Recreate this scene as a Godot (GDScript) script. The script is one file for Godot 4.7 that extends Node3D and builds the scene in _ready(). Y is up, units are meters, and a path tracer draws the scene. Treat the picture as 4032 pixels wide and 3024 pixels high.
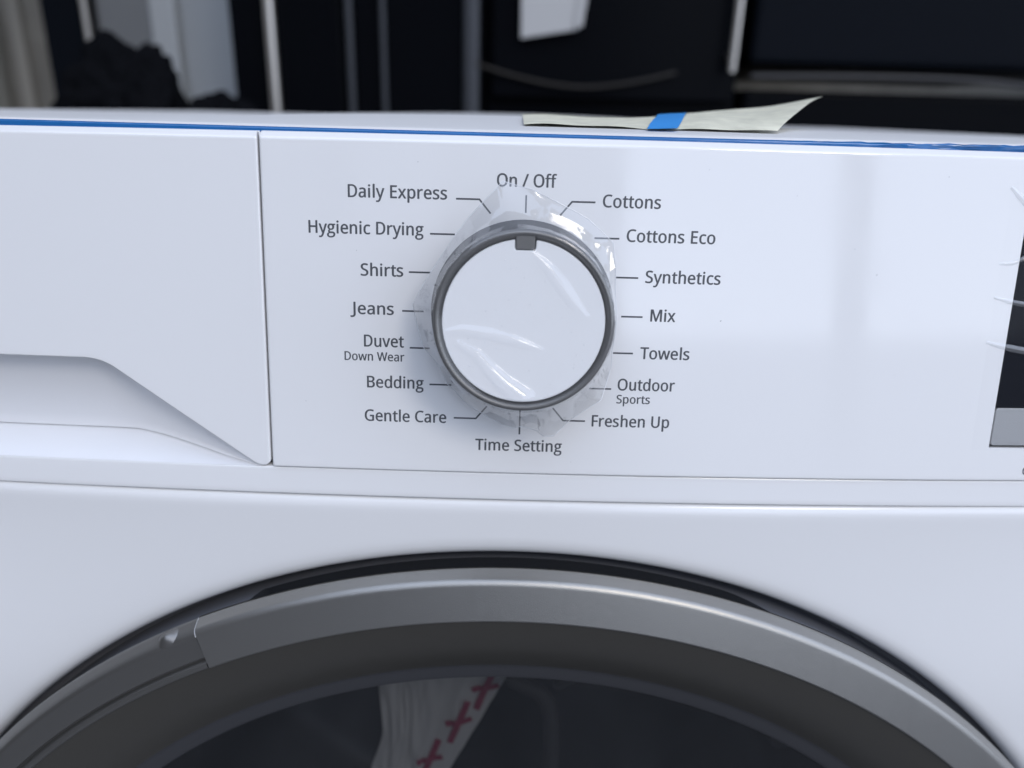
extends Node3D
# A white tumble dryer's control panel, close up, outdoors in open shade, dark appliances in the shop behind it.
# Panel coordinates (u, v, w) and body coordinates (x, y, z) are in units of 0.83 mm from the middle of the dial.

const S := 0.00083
const OY := 0.794
const BOW := 0.00033
const TILT := 8.2
const ZB := 10.33            # the body's front below the panel
const DC := Vector2(-1.36, -399.25)   # middle of the door
var rng := RandomNumberGenerator.new()
var M := {}
var used := {}


func _ready() -> void:
	rng.seed = 4711
	# ---------------------------------------------------------------- camera
	var cam := Camera3D.new()
	cam.name = "camera"
	var lens := CameraAttributesPhysical.new()
	lens.frustum_focal_length = 23.05
	lens.frustum_focus_distance = 0.222
	lens.frustum_near = 0.02
	lens.frustum_far = 400.0
	lens.exposure_aperture = 6.0
	cam.attributes = lens
	cam.fov = 54.99
	cam.near = 0.02
	cam.far = 400.0
	add_child(cam)
	cam.basis = Basis(Vector3(0.99966203, 0.02561575, -0.0044347), Vector3(-0.02557777, 0.93862852, -0.34398004), Vector3(-0.00464878, 0.34397722, 0.93896649)).orthonormalized()
	cam.position = Vector3(-0.00365544, 0.85056285, 0.21680653)
	# ---------------------------------------------------------------- sky, sun, exposure
	var sky_mat := ProceduralSkyMaterial.new()
	sky_mat.sky_top_color = Color(0.82, 0.872, 0.975)
	sky_mat.sky_horizon_color = Color(0.882, 0.92, 0.985)
	sky_mat.sky_curve = 0.2
	sky_mat.ground_bottom_color = Color(0.3, 0.3, 0.32)
	sky_mat.ground_horizon_color = Color(0.5, 0.52, 0.56)
	sky_mat.sky_energy_multiplier = 1.46
	sky_mat.sun_angle_max = 1.0
	var sky := Sky.new()
	sky.sky_material = sky_mat
	var env := Environment.new()
	env.background_mode = Environment.BG_SKY
	env.sky = sky
	env.tonemap_mode = Environment.TONE_MAPPER_LINEAR
	env.tonemap_exposure = 0.99
	env.sdfgi_enabled = true
	env.ssao_enabled = true
	env.ssil_enabled = true
	var we := WorldEnvironment.new()
	we.name = "environment"
	we.environment = env
	add_child(we)
	var sun := DirectionalLight3D.new()
	sun.name = "sun"
	sun.light_energy = 0.3
	sun.light_angular_distance = 16.0
	sun.light_color = Color(1.0, 0.97, 0.94)
	sun.shadow_enabled = true
	add_child(sun)
	sun.look_at_from_position(Vector3(1.9, 3.0, 3.3), Vector3.ZERO)
	# ---------------------------------------------------------------- things
	make_materials()
	setting()
	background()
	dryer()
	films()
	paper()


# ==================================================================== naming
func thing(called: String, label: String, category: String, at := Vector3.ZERO, group := "") -> Node3D:
	var o := Node3D.new()
	o.name = numbered(called)
	add_child(o, true)
	o.position = at
	tag(o, label, category, group)
	return o


func numbered(called: String) -> String:
	var n: int = used.get(called, 0)
	used[called] = n + 1
	return called if n == 0 else "%s_%03d" % [called, n]


func tag(o: Node3D, label: String, category := "", group := "") -> void:
	o.set_meta("label", label)
	if category:
		o.set_meta("category", category)
	if group:
		o.set_meta("group", group)


func part(called: String, mesh: Mesh, mat: Material, parent: Node3D, at := Vector3.ZERO) -> MeshInstance3D:
	var o := MeshInstance3D.new()
	var n := 0
	var nm := called
	while parent.has_node(NodePath(nm)):
		n += 1
		nm = "%s_%03d" % [called, n]
	o.name = nm
	o.mesh = mesh
	o.material_override = mat
	parent.add_child(o, true)
	o.position = at
	return o


func structure(called: String, mesh: Mesh, mat: Material, label := "") -> MeshInstance3D:
	var o := part(called, mesh, mat, self)
	o.set_meta("kind", "structure")
	if label:
		o.set_meta("label", label)
	return o


# ==================================================================== materials
func mat(rgb: Array, rough := 0.5, metal := 0.0, spec := 0.5) -> StandardMaterial3D:
	var m := StandardMaterial3D.new()
	m.albedo_color = Color(rgb[0], rgb[1], rgb[2]).linear_to_srgb()
	m.roughness = rough
	m.metallic = metal
	m.metallic_specular = spec
	m.cull_mode = BaseMaterial3D.CULL_DISABLED
	return m


func grain(m: StandardMaterial3D, freq: float, strength: float, scale: float, sd: int) -> void:
	var n := FastNoiseLite.new()
	n.seed = sd
	n.frequency = freq
	n.fractal_octaves = 3
	var t := NoiseTexture2D.new()
	t.width = 512
	t.height = 512
	t.seamless = true
	t.noise = n
	t.as_normal_map = true
	t.bump_strength = strength
	m.normal_enabled = true
	m.normal_texture = t
	m.uv1_triplanar = true
	m.uv1_scale = Vector3.ONE * scale


func mottle(m: StandardMaterial3D, lo: float, hi: float, scale: float, sd: int, freq := 0.02) -> void:
	var n := FastNoiseLite.new()
	n.seed = sd
	n.frequency = freq
	n.fractal_octaves = 5
	var g := Gradient.new()
	g.set_color(0, Color(lo, lo, lo))
	g.set_color(1, Color(hi, hi, hi))
	var t := NoiseTexture2D.new()
	t.width = 512
	t.height = 512
	t.seamless = true
	t.noise = n
	t.color_ramp = g
	m.albedo_texture = t
	m.uv1_triplanar = true
	m.uv1_scale = Vector3.ONE * scale


func pane(rgb: Array, alpha: float, rough := 0.05, spec := 0.5) -> StandardMaterial3D:
	var m := mat(rgb, rough, 0.0, spec)
	m.albedo_color.a = alpha
	m.transparency = BaseMaterial3D.TRANSPARENCY_ALPHA
	return m


func smudge(m: StandardMaterial3D, lo: float, hi: float, scale: float, sd: int) -> void:
	var n := FastNoiseLite.new()
	n.seed = sd
	n.frequency = 0.012
	n.fractal_octaves = 6
	n.fractal_gain = 0.62
	var g := Gradient.new()
	g.set_color(0, Color(lo, lo, lo))
	g.set_color(1, Color(hi, hi, hi))
	var t := NoiseTexture2D.new()
	t.width = 512
	t.height = 512
	t.seamless = true
	t.noise = n
	t.color_ramp = g
	m.roughness_texture = t
	m.roughness_texture_channel = BaseMaterial3D.TEXTURE_CHANNEL_RED
	m.uv1_triplanar = true
	m.uv1_scale = Vector3.ONE * scale


func make_materials() -> void:
	M.white = mat([0.80, 0.80, 0.80], 0.2, 0.0, 0.6)
	smudge(M.white, 0.2, 0.62, 7.0, 51)
	M.enamel = mat([0.78, 0.78, 0.78], 0.2)
	M.cap = mat([0.84, 0.845, 0.85], 0.2)
	M.recess = mat([0.76, 0.765, 0.78], 0.35)
	M.dark_gap = mat([0.02, 0.022, 0.026], 0.7, 0.0, 0.2)
	M.print = mat([0.075, 0.08, 0.09], 0.5)
	M.ring = mat([0.165, 0.162, 0.156], 0.42, 0.8)
	grain(M.ring, 0.2, 1.3, 60.0, 3)
	M.collar = mat([0.045, 0.046, 0.05], 0.4)
	M.door = mat([0.31, 0.303, 0.287], 0.34, 0.9)
	grain(M.door, 0.25, 1.0, 34.0, 5)
	M.door_handle = mat([0.215, 0.21, 0.20], 0.36, 0.85)
	grain(M.door_handle, 0.22, 0.4, 34.0, 6)
	M.funnel = mat([0.075, 0.071, 0.062], 0.36, 0.45)
	grain(M.funnel, 0.22, 0.3, 34.0, 7)
	M.slate = mat([0.042, 0.043, 0.048], 0.5, 0.0, 0.35)
	M.black = mat([0.006, 0.007, 0.009], 0.5, 0.0, 0.25)
	M.screen = mat([0.002, 0.003, 0.007], 0.06, 0.0, 0.16)
	M.button = mat([0.36, 0.365, 0.37], 0.45, 0.3)
	grain(M.button, 0.1, 1.0, 40.0, 9)
	M.film = pane([0.36, 0.37, 0.385], 0.24, 0.07, 0.7)
	M.face_film = pane([0.6, 0.61, 0.63], 0.06, 0.07, 0.7)
	M.edge_glint = pane([0.9, 0.92, 0.95], 0.75, 0.1, 0.7)
	M.film_flat = pane([0.8, 0.82, 0.83], 0.012, 0.07, 0.16)
	M.ripple = pane([0.85, 0.87, 0.9], 0.16, 0.1, 0.7)
	M.blue = mat([0.014, 0.125, 0.35], 0.15)
	M.tape = mat([0.07, 0.36, 0.86], 0.35)
	M.paper = mat([0.84, 0.82, 0.66], 0.6)
	mottle(M.paper, 0.86, 1.0, 9.0, 31)
	M.glass = pane([0.003, 0.004, 0.006], 0.66, 0.02)
	M.drum = mat([0.05, 0.055, 0.065], 0.4, 0.6)
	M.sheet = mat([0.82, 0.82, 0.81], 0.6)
	M.top = mat([0.66, 0.66, 0.66], 0.45, 0.0, 0.15)
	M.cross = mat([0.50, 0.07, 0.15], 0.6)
	M.side = mat([0.11, 0.115, 0.13], 0.5)
	M.hose = mat([0.055, 0.055, 0.058], 0.6)


# ==================================================================== geometry
func PW(u: float, v: float, w := 0.0) -> Vector3:
	var ww := w - 0.5 * BOW * u * u
	var t := deg_to_rad(TILT)
	return Vector3(u, v * cos(t) + ww * sin(t), -v * sin(t) + ww * cos(t)) * S + Vector3(0, OY, 0)


func BW(x: float, y: float, z := 0.0) -> Vector3:
	var f := lerpf(1.0, 0.3, smoothstep(-76.0, -170.0, y))
	return Vector3(x, y, ZB + z - f * 0.5 * BOW * x * x) * S + Vector3(0, OY, 0)


func DW(r: float, deg: float, z: float) -> Vector3:   # round the door's middle
	var a := deg_to_rad(deg)
	return Vector3(DC.x + r * cos(a), DC.y + r * sin(a), ZB + z) * S + Vector3(0, OY, 0)


# A grid of points as a smooth sheet whose front looks towards the point "face".
func sheet(rows: Array, face: Vector3, keep = null) -> ArrayMesh:
	var st := SurfaceTool.new()
	st.begin(Mesh.PRIMITIVE_TRIANGLES)
	add_sheet(st, rows, face, keep)
	return st.commit()


func add_sheet(st: SurfaceTool, rows: Array, face: Vector3, keep = null) -> void:
	var nr := rows.size()
	var nc: int = rows[0].size()
	var quads := []
	var nrm := []
	for i in nr:
		var line := PackedVector3Array()
		line.resize(nc)
		nrm.append(line)
	var facing := 0.0
	for i in nr - 1:
		for j in nc - 1:
			if keep != null and not keep.call(i, j):
				continue
			quads.append(Vector2i(i, j))
			var a: Vector3 = rows[i][j]
			var b: Vector3 = rows[i][j + 1]
			var c: Vector3 = rows[i + 1][j + 1]
			var d: Vector3 = rows[i + 1][j]
			var n := (c - a).cross(d - b)   # out of the clockwise side of a, b, c, d
			n = -n
			facing += n.dot(face - a)
			nrm[i][j] += n
			nrm[i][j + 1] += n
			nrm[i + 1][j + 1] += n
			nrm[i + 1][j] += n
	var flip := facing < 0.0
	# closed loops: join the normals of the first and last column or row
	for i in nr:
		if (rows[i][0] as Vector3).distance_to(rows[i][nc - 1]) < 1e-7:
			var s: Vector3 = nrm[i][0] + nrm[i][nc - 1]
			nrm[i][0] = s
			nrm[i][nc - 1] = s
	for q in quads:
		var ids := [[0, 0], [0, 1], [1, 1], [0, 0], [1, 1], [1, 0]]
		if flip:
			ids = [[0, 0], [1, 1], [0, 1], [0, 0], [1, 0], [1, 1]]
		for k in ids:
			var i: int = q.x + k[0]
			var j: int = q.y + k[1]
			var n: Vector3 = nrm[i][j]
			st.set_normal((-n if flip else n).normalized())
			st.add_vertex(rows[i][j])


# Several runs of (r, z) swept round the door's middle; smooth inside a run, a hard edge between runs.
func door_sweep(runs: Array, a0: float, a1: float, n: int, face: Vector3) -> ArrayMesh:
	var st := SurfaceTool.new()
	st.begin(Mesh.PRIMITIVE_TRIANGLES)
	for run in runs:
		var rows := []
		for p in run:
			var line := []
			for j in n + 1:
				line.append(DW(p.x, lerpf(a0, a1, float(j) / n), p.y))
			rows.append(line)
		add_sheet(st, rows, face)
	return st.commit()


# The same round the dial's axis.
func dial_sweep(runs: Array, n: int, face: Vector3) -> ArrayMesh:
	var st := SurfaceTool.new()
	st.begin(Mesh.PRIMITIVE_TRIANGLES)
	for run in runs:
		var rows := []
		for p in run:
			var line := []
			for j in n + 1:
				var a := TAU * j / n
				line.append(PW(p.x * cos(a), p.x * sin(a), p.y))
			rows.append(line)
		add_sheet(st, rows, face)
	return st.commit()


func arc(center: Vector2, r: float, d0: float, d1: float, n: int) -> Array:
	var out := []
	for i in n + 1:
		var a := deg_to_rad(lerpf(d0, d1, float(i) / n))
		out.append(center + Vector2(cos(a), sin(a)) * r)
	return out


func span(a: float, b: float, n: int) -> Array:
	var out := []
	for i in n + 1:
		out.append(lerpf(a, b, float(i) / n))
	return out


# A box with rounded edges, on its middle.
func soft_box(size: Vector3, r := 0.004) -> ArrayMesh:
	var st := SurfaceTool.new()
	st.begin(Mesh.PRIMITIVE_TRIANGLES)
	var h := size / 2.0
	r = minf(r, minf(h.x, minf(h.y, h.z)) * 0.9)
	var steps := []
	for s in [-1.0, 1.0]:
		for k in 4:
			var f := k / 3.0 if s < 0 else (3 - k) / 3.0
			steps.append([s, f])
	for axis in 3:
		for side in [-1.0, 1.0]:
			var rows := []
			for i in 8:
				var line := []
				for j in 8:
					var p := Vector3.ZERO
					var ax := (axis + 1) % 3
					var ay := (axis + 2) % 3
					var ii := i if i < 4 else 7 - i
					var jj := j if j < 4 else 7 - j
					p[ax] = (-1.0 if i < 4 else 1.0) * (h[ax] - r + r * (3 - ii) / 3.0)
					p[ay] = (-1.0 if j < 4 else 1.0) * (h[ay] - r + r * (3 - jj) / 3.0)
					p[axis] = side * h[axis]
					var inner := Vector3(clampf(p.x, -h.x + r, h.x - r), clampf(p.y, -h.y + r, h.y - r), clampf(p.z, -h.z + r, h.z - r))
					line.append(inner + (p - inner).normalized() * r)
				rows.append(line)
			var f := Vector3.ZERO
			f[axis] = side * 100.0
			add_sheet(st, rows, f)
	return st.commit()


func tube(points: Array, r: float, n := 12, caps := true) -> ArrayMesh:
	var st := SurfaceTool.new()
	st.begin(Mesh.PRIMITIVE_TRIANGLES)
	var rows := []
	var pts := points.duplicate()
	var rad := []
	for p in pts:
		rad.append(r)
	if caps:
		var d0: Vector3 = (pts[0] - pts[1]).normalized()
		var d1: Vector3 = (pts[-1] - pts[-2]).normalized()
		var head := []
		var tail := []
		for k in 5:
			var a := PI / 2 * k / 5.0
			head.append([pts[0] + d0 * r * cos(a), maxf(r * sin(a), r * 0.02)])
			tail.push_front([pts[-1] + d1 * r * cos(a), maxf(r * sin(a), r * 0.02)])
		var all := []
		for e in head:
			all.append(e)
		for p in pts:
			all.append([p, r])
		for e in tail:
			all.append(e)
		pts = []
		rad = []
		for e in all:
			pts.append(e[0])
			rad.append(e[1])
	var mid: Vector3 = points[points.size() / 2]
	var x_prev := Vector3.ZERO
	for i in pts.size():
		var t: Vector3 = (pts[mini(i + 1, pts.size() - 1)] - pts[maxi(i - 1, 0)]).normalized()
		var x := t.cross(Vector3(0.13, 0.2, 1.0)).normalized() if x_prev == Vector3.ZERO else (x_prev - t * t.dot(x_prev)).normalized()
		x_prev = x
		var y := t.cross(x)
		var line := []
		for j in n + 1:
			var a := TAU * j / n
			line.append(pts[i] + (x * cos(a) + y * sin(a)) * rad[i])
		rows.append(line)
	# judge the facing on one ring: the normals must leave the axis
	add_tube_rows(st, rows)
	return st.commit()


func add_tube_rows(st: SurfaceTool, rows: Array) -> void:
	for i in rows.size() - 1:
		var nc: int = rows[i].size()
		var c0 := Vector3.ZERO
		var c1 := Vector3.ZERO
		for j in nc - 1:
			c0 += rows[i][j] / (nc - 1)
			c1 += rows[i + 1][j] / (nc - 1)
		for j in nc - 1:
			var q := [[rows[i][j], c0], [rows[i][j + 1], c0], [rows[i + 1][j + 1], c1], [rows[i + 1][j], c1]]
			var n: Vector3 = (q[2][0] - q[0][0]).cross(q[1][0] - q[3][0])
			var ids := [0, 1, 2, 0, 2, 3]
			# clockwise front: flip when the winding's front looks inwards
			var fr: Vector3 = (q[2][0] - q[0][0]).cross(q[1][0] - q[0][0])
			if fr.dot(q[0][0] - c0 + q[2][0] - c1) < 0:
				ids = [0, 2, 1, 0, 3, 2]
			for k in ids:
				st.set_normal((q[k][0] - q[k][1]).normalized())
				st.add_vertex(q[k][0])


# A flat polygon (x, y) turned into a solid between w0 (back) and w1 (front), through a placing function.
func slab(poly: PackedVector2Array, w0: float, w1: float, place: Callable, bevel := 0.0) -> ArrayMesh:
	var st := SurfaceTool.new()
	st.begin(Mesh.PRIMITIVE_TRIANGLES)
	var n := poly.size()
	var area := 0.0
	for i in n:
		area += poly[i].cross(poly[(i + 1) % n])
	if area < 0:
		poly.reverse()
	var inset := PackedVector2Array()
	for i in n:
		var e0 := (poly[i] - poly[(i - 1 + n) % n]).normalized()
		var e1 := (poly[(i + 1) % n] - poly[i]).normalized()
		var nn := (Vector2(-e0.y, e0.x) + Vector2(-e1.y, e1.x)).normalized()
		inset.append(poly[i] + nn * bevel)
	var mid := Vector2.ZERO
	for p in poly:
		mid += p / n
	var front: Vector3 = (place.call(mid.x, mid.y, w1 + 1.0) - place.call(mid.x, mid.y, w1)).normalized()
	var tri := Geometry2D.triangulate_polygon(inset)
	for k in range(0, tri.size(), 3):
		var a: Vector3 = place.call(inset[tri[k]].x, inset[tri[k]].y, w1)
		var b: Vector3 = place.call(inset[tri[k + 1]].x, inset[tri[k + 1]].y, w1)
		var c: Vector3 = place.call(inset[tri[k + 2]].x, inset[tri[k + 2]].y, w1)
		if (c - a).cross(b - a).dot(front) < 0:
			var s := b
			b = c
			c = s
		for p in [a, b, c]:
			st.set_normal(front)
			st.add_vertex(p)
	var prof := [[0.0, w0, 0.0], [0.0, w1 - bevel, 0.0]]
	if bevel > 0.0:
		for k in range(1, 5):
			var a := PI / 2 * k / 4.0
			prof.append([bevel * (1.0 - cos(a)), w1 - bevel + bevel * sin(a), a])
	for k in prof.size() - 1:
		for i in n:
			var j := (i + 1) % n
			var q := []
			for e in [[i, k], [j, k], [j, k + 1], [i, k + 1]]:
				var f: float = prof[e[1]][0] / maxf(bevel, 1e-6)
				var p := poly[e[0]].lerp(inset[e[0]], f)
				var ev := poly[(e[0] + 1) % n] - poly[(e[0] - 1 + n) % n]
				var outw := Vector2(ev.y, -ev.x).normalized()
				var at: Vector3 = place.call(p.x, p.y, prof[e[1]][1])
				var o3: Vector3 = (place.call(p.x + outw.x, p.y + outw.y, prof[e[1]][1]) - at).normalized()
				q.append([at, (o3 * cos(prof[e[1]][2]) + front * sin(prof[e[1]][2])).normalized()])
			var ids := [0, 1, 2, 0, 2, 3]
			if (q[2][0] - q[0][0]).cross(q[1][0] - q[0][0]).dot(q[0][1]) < 0:
				ids = [0, 2, 1, 0, 3, 2]
			for e in ids:
				st.set_normal(q[e][1])
				st.add_vertex(q[e][0])
	return st.commit()


# ==================================================================== the dryer
func dryer() -> void:
	var d := thing("tumble_dryer", "white tumble dryer with round program dial and grey porthole door", "tumble dryer")
	var cam := Vector3(0, OY + 0.07, 0.4)
	shell(d, cam)
	drawer(d, cam)
	control_panel(d, cam)
	dial(d, cam)
	door(d, cam)


func shell(d: Node3D, cam: Vector3) -> void:
	# the lower strip under panel and drawer
	var us := span(-360.0, 360.0, 60)
	var rows := []
	for p in [[-61.0, -4.0], [-61.35, -0.9], [-61.7, -0.5], [-62.3, -0.4], [-66.0, -0.4], [-70.0, -0.4], [-71.7, -0.45], [-72.1, -0.7], [-72.3, -1.2], [-72.3, -5.0]]:
		var line := []
		for u in us:
			line.append(PW(u, p[0], p[1]))
		rows.append(line)
	part("lower_trim", sheet(rows, cam), M.white, d)
	# dark recess behind the seam
	rows = []
	for y in [-68.0, -80.0]:
		var line := []
		for u in us:
			line.append(BW(u, y, -5.5))
		rows.append(line)
	part("seam_liner", sheet(rows, cam), M.dark_gap, d)
	# the body's front sheet with the round opening for the door
	var top := -72.35
	var bot := -940.0
	var hx := 360.0
	var degs := []
	for i in 720:
		degs.append(i * 0.5)
	for c in [Vector2(hx, top), Vector2(-hx, top), Vector2(-hx, bot), Vector2(hx, bot)]:
		degs.append(fposmod(rad_to_deg((c - DC).angle()), 360.0))
	degs.sort()
	degs.append(degs[0] + 360.0)
	var st := SurfaceTool.new()
	st.begin(Mesh.PRIMITIVE_TRIANGLES)
	var open_prof := [[302.3, -16.0], [302.1, -11.0], [302.0, -6.5], [302.15, -5.2], [302.6, -3.9], [303.4, -2.6], [304.5, -1.5], [306.0, -0.7], [308.0, -0.2], [310.5, 0.0]]
	rows = []
	for p in open_prof:
		var line := []
		for a in degs:
			var q := DC + Vector2(p[0], 0).rotated(deg_to_rad(a))
			line.append(BW(q.x, q.y, p[1]))
		rows.append(line)
	for t in [0.08, 0.2, 0.35, 0.5, 0.65, 0.75, 0.82, 0.87, 0.91, 0.94, 0.96, 0.975, 0.985, 0.993, 1.0]:
		var line := []
		for a in degs:
			var dir := Vector2(cos(deg_to_rad(a)), sin(deg_to_rad(a)))
			var reach := 1e9
			if absf(dir.x) > 1e-6:
				reach = minf(reach, ((hx if dir.x > 0 else -hx) - DC.x) / dir.x)
			if absf(dir.y) > 1e-6:
				reach = minf(reach, ((top if dir.y > 0 else bot) - DC.y) / dir.y)
			var q := DC + dir * lerpf(310.5, reach, t)
			var e := top - q.y
			var drop := 0.0
			if e < 5.0:
				drop = 5.0 - sqrt(maxf(25.0 - (5.0 - e) * (5.0 - e), 0.0))
			var es := hx - absf(q.x)
			if es < 9.0:
				drop += 9.0 - sqrt(maxf(81.0 - (9.0 - es) * (9.0 - es), 0.0))
			line.append(BW(q.x, q.y, -drop * 0.62))
		rows.append(line)
	part("body_front", sheet(rows, cam), M.enamel, d)
	# sides, back and plinth of the cabinet
	var side_y := [58.0, 0.0, -60.0, -300.0, -600.0, -940.0]
	for s in [-1.0, 1.0]:
		rows = []
		for z in [0.0, -4.0, -100.0, -300.0, -660.0]:
			var line := []
			for y in side_y:
				line.append(Vector3(s * 360.2, y, z - 16.0) * S + Vector3(0, OY, 0))
			rows.append(line)
		part("side_panel", sheet(rows, Vector3(s * 9.0, OY, 0)), M.enamel, d)
	part("back_panel", soft_box(Vector3(0.59, 0.80, 0.01), 0.002), M.enamel, d, Vector3(0, OY - 0.365, -0.56))
	part("plinth", soft_box(Vector3(0.58, 0.03, 0.53), 0.004), M.slate, d, Vector3(0, 0.017, -0.29))
	# the worktop: a crowned board with a rounded front edge, its front following the panel's bow
	var xs := span(-358.0, 358.0, 72)
	rows = []
	var prof := [[0.0, 57.0], [0.0, 60.9], [-0.3, 61.6], [-1.0, 62.2], [-2.2, 62.6], [-5.0, 62.9], [-15.0, 63.7], [-40.0, 65.3], [-80.0, 66.9], [-140.0, 67.5], [-300.0, 67.6], [-600.0, 67.4], [-650.0, 66.9], [-656.0, 65.0], [-657.0, 40.0]]
	for p in prof:
		var line := []
		for x in xs:
			var crown := 5.2 * pow(x / 190.0, 2.0) if absf(x) < 190.0 else 5.2
			var back := clampf(-p[0] / 80.0, 0.0, 1.0)
			var y: float = p[1] - crown * back
			line.append(Vector3(x, y, -15.0 + p[0] - 0.5 * BOW * x * x * (1.0 - back * 0.8)) * S + Vector3(0, OY, 0))
		rows.append(line)
	part("worktop", sheet(rows, Vector3(0, 9, 3)), M.top, d)
	# the panel's hidden backing
	rows = []
	for v in [60.0, -60.5]:
		var line := []
		for u in us:
			line.append(PW(u, v, -27.0))
		rows.append(line)
	part("inner_liner", sheet(rows, cam), M.dark_gap, d)


func drawer_edge(u: float) -> float:   # the lower edge of the drawer's face: straight, a bend, a slant, a rounded corner
	var slant := func(x: float) -> float: return -23.4 + (x + 154.5) * (-61.1 + 23.4) / (-99.1 + 154.5)
	if u <= -165.0:
		return -21.4
	if u < -152.0:
		var t := (u + 165.0) / 13.0
		var a := Vector2(-165.0, -21.4)
		var b := Vector2(-157.6, -21.3)
		var c := Vector2(-152.0, float(slant.call(-152.0)))
		# invert the curve's x by bisection
		var lo := 0.0
		var hi := 1.0
		for k in 24:
			var m := (lo + hi) / 2
			if a.lerp(b, m).lerp(b.lerp(c, m), m).x < u:
				lo = m
			else:
				hi = m
		t = lo
		return a.lerp(b, t).lerp(b.lerp(c, t), t).y
	if u < -100.4:
		return slant.call(u)
	var y0: float = slant.call(-100.4)
	if u < -97.4:
		return lerpf(y0, -61.0, clampf(sin((u + 100.4) / 3.0 * PI / 2), 0, 1))
	# quarter round up to the right edge
	var r := 3.0
	var xx := clampf((u + 97.4) / r, 0.0, 0.9999)
	return -61.0 + r * (1.0 - sqrt(1.0 - xx * xx))


func drawer(d: Node3D, cam: Vector3) -> void:
	var us := span(-360.0, -200.0, 16) + span(-196.0, -168.0, 8) + span(-165.0, -152.0, 14) + span(-150.5, -101.0, 26) + span(-100.4, -97.4, 6) + [-96.8, -96.2, -95.6, -95.1, -94.75, -94.5, -94.42]
	var top := [[61.6, -12.0], [61.6, -3.2], [61.45, -2.5], [61.1, -2.0], [59.5, -0.45], [59.2, -0.2], [58.8, -0.05], [58.2, 0.0]]
	var rows := []
	for p in top:
		var line := []
		for u in us:
			line.append(PW(u, p[0], p[1] + right_roll(u)))
		rows.append(line)
	for t in [0.1, 0.25, 0.4, 0.55, 0.7, 0.82, 0.9, 0.95, 0.98]:
		var line := []
		for u in us:
			line.append(PW(u, lerpf(58.2, drawer_edge(u) + 0.5, t), right_roll(u)))
		rows.append(line)
	for p in [[0.5, 0.0], [0.22, -0.06], [0.06, -0.2], [0.0, -0.45], [0.0, -1.2], [0.35, -2.2], [0.7, -4.0]]:
		var line := []
		for u in us:
			line.append(PW(u, drawer_edge(u) + p[0], p[1] + right_roll(u)))
		rows.append(line)
	var dr := part("drawer_front", sheet(rows, cam), M.white, d)
	rows = []
	for w in [-0.3, -14.0]:
		var line := []
		for v in span(-58.0, 61.0, 12):
			line.append(PW(-94.42, v, w))
		rows.append(line)
	part("drawer_edge", sheet(rows, Vector3(9, OY, 0)), M.white, dr)
	# the hand recess under the drawer's face: back wall, crease and sloping shelf
	var ru := span(-360.0, -210.0, 10) + span(-204.0, -160.0, 22) + span(-158.0, -102.0, 36) + [-101.0, -100.2, -99.4, -98.6]
	var wall := []
	var shelf := []
	for k in 15:
		wall.append([])
		shelf.append([])
	for u in ru:
		var f := clampf((-99.0 - u) / 64.0, 0.0, 1.0)
		var depth := 15.0 * (1.0 - pow(1.0 - f, 1.7)) + 0.6
		var a := drawer_edge(u) + 0.6
		# the crease, at its own depth
		var crease := -52.2
		if u > -152.0:
			crease = lerpf(-52.2, -61.4, smoothstep(0.0, 1.0, clampf((u + 152.0) / 53.0, 0.0, 1.0)) * 0.35 + clampf((u + 152.0) / 53.0, 0.0, 1.0) * 0.65)
		crease = minf(crease, a - 0.1)
		var dc := depth
		for k in 15:
			var t := k / 14.0
			var v := lerpf(a, crease, t)
			var w := lerpf(-depth * 0.42, -dc, t)
			# rounded under the brow
			w -= depth * 0.10 * sin(PI * t)
			if k == 14:   # the wall ends in a small lip over the shelf
				w += minf(0.9, depth * 0.15)
			wall[k].append(PW(u, v, minf(w, -0.6)))
			var front := -61.45
			var s := t
			var vv := lerpf(crease, front, s)
			var ww := lerpf(-dc, -0.45, pow(s, 0.9)) - sin(s * PI) * dc * 0.06
			if s > 0.93:
				ww = minf(ww, -0.5)
			shelf[k].append(PW(u, vv, ww))
	part("hand_recess", sheet(wall, cam), M.recess, dr)
	part("recess_shelf", sheet(shelf, Vector3(0, 9, 1)), M.recess, dr)


func right_roll(u: float) -> float:
	var e := -94.42 - u
	if e > 0.9:
		return 0.0
	return -(0.9 - sqrt(maxf(0.81 - (0.9 - e) * (0.9 - e), 0.0)))


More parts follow.
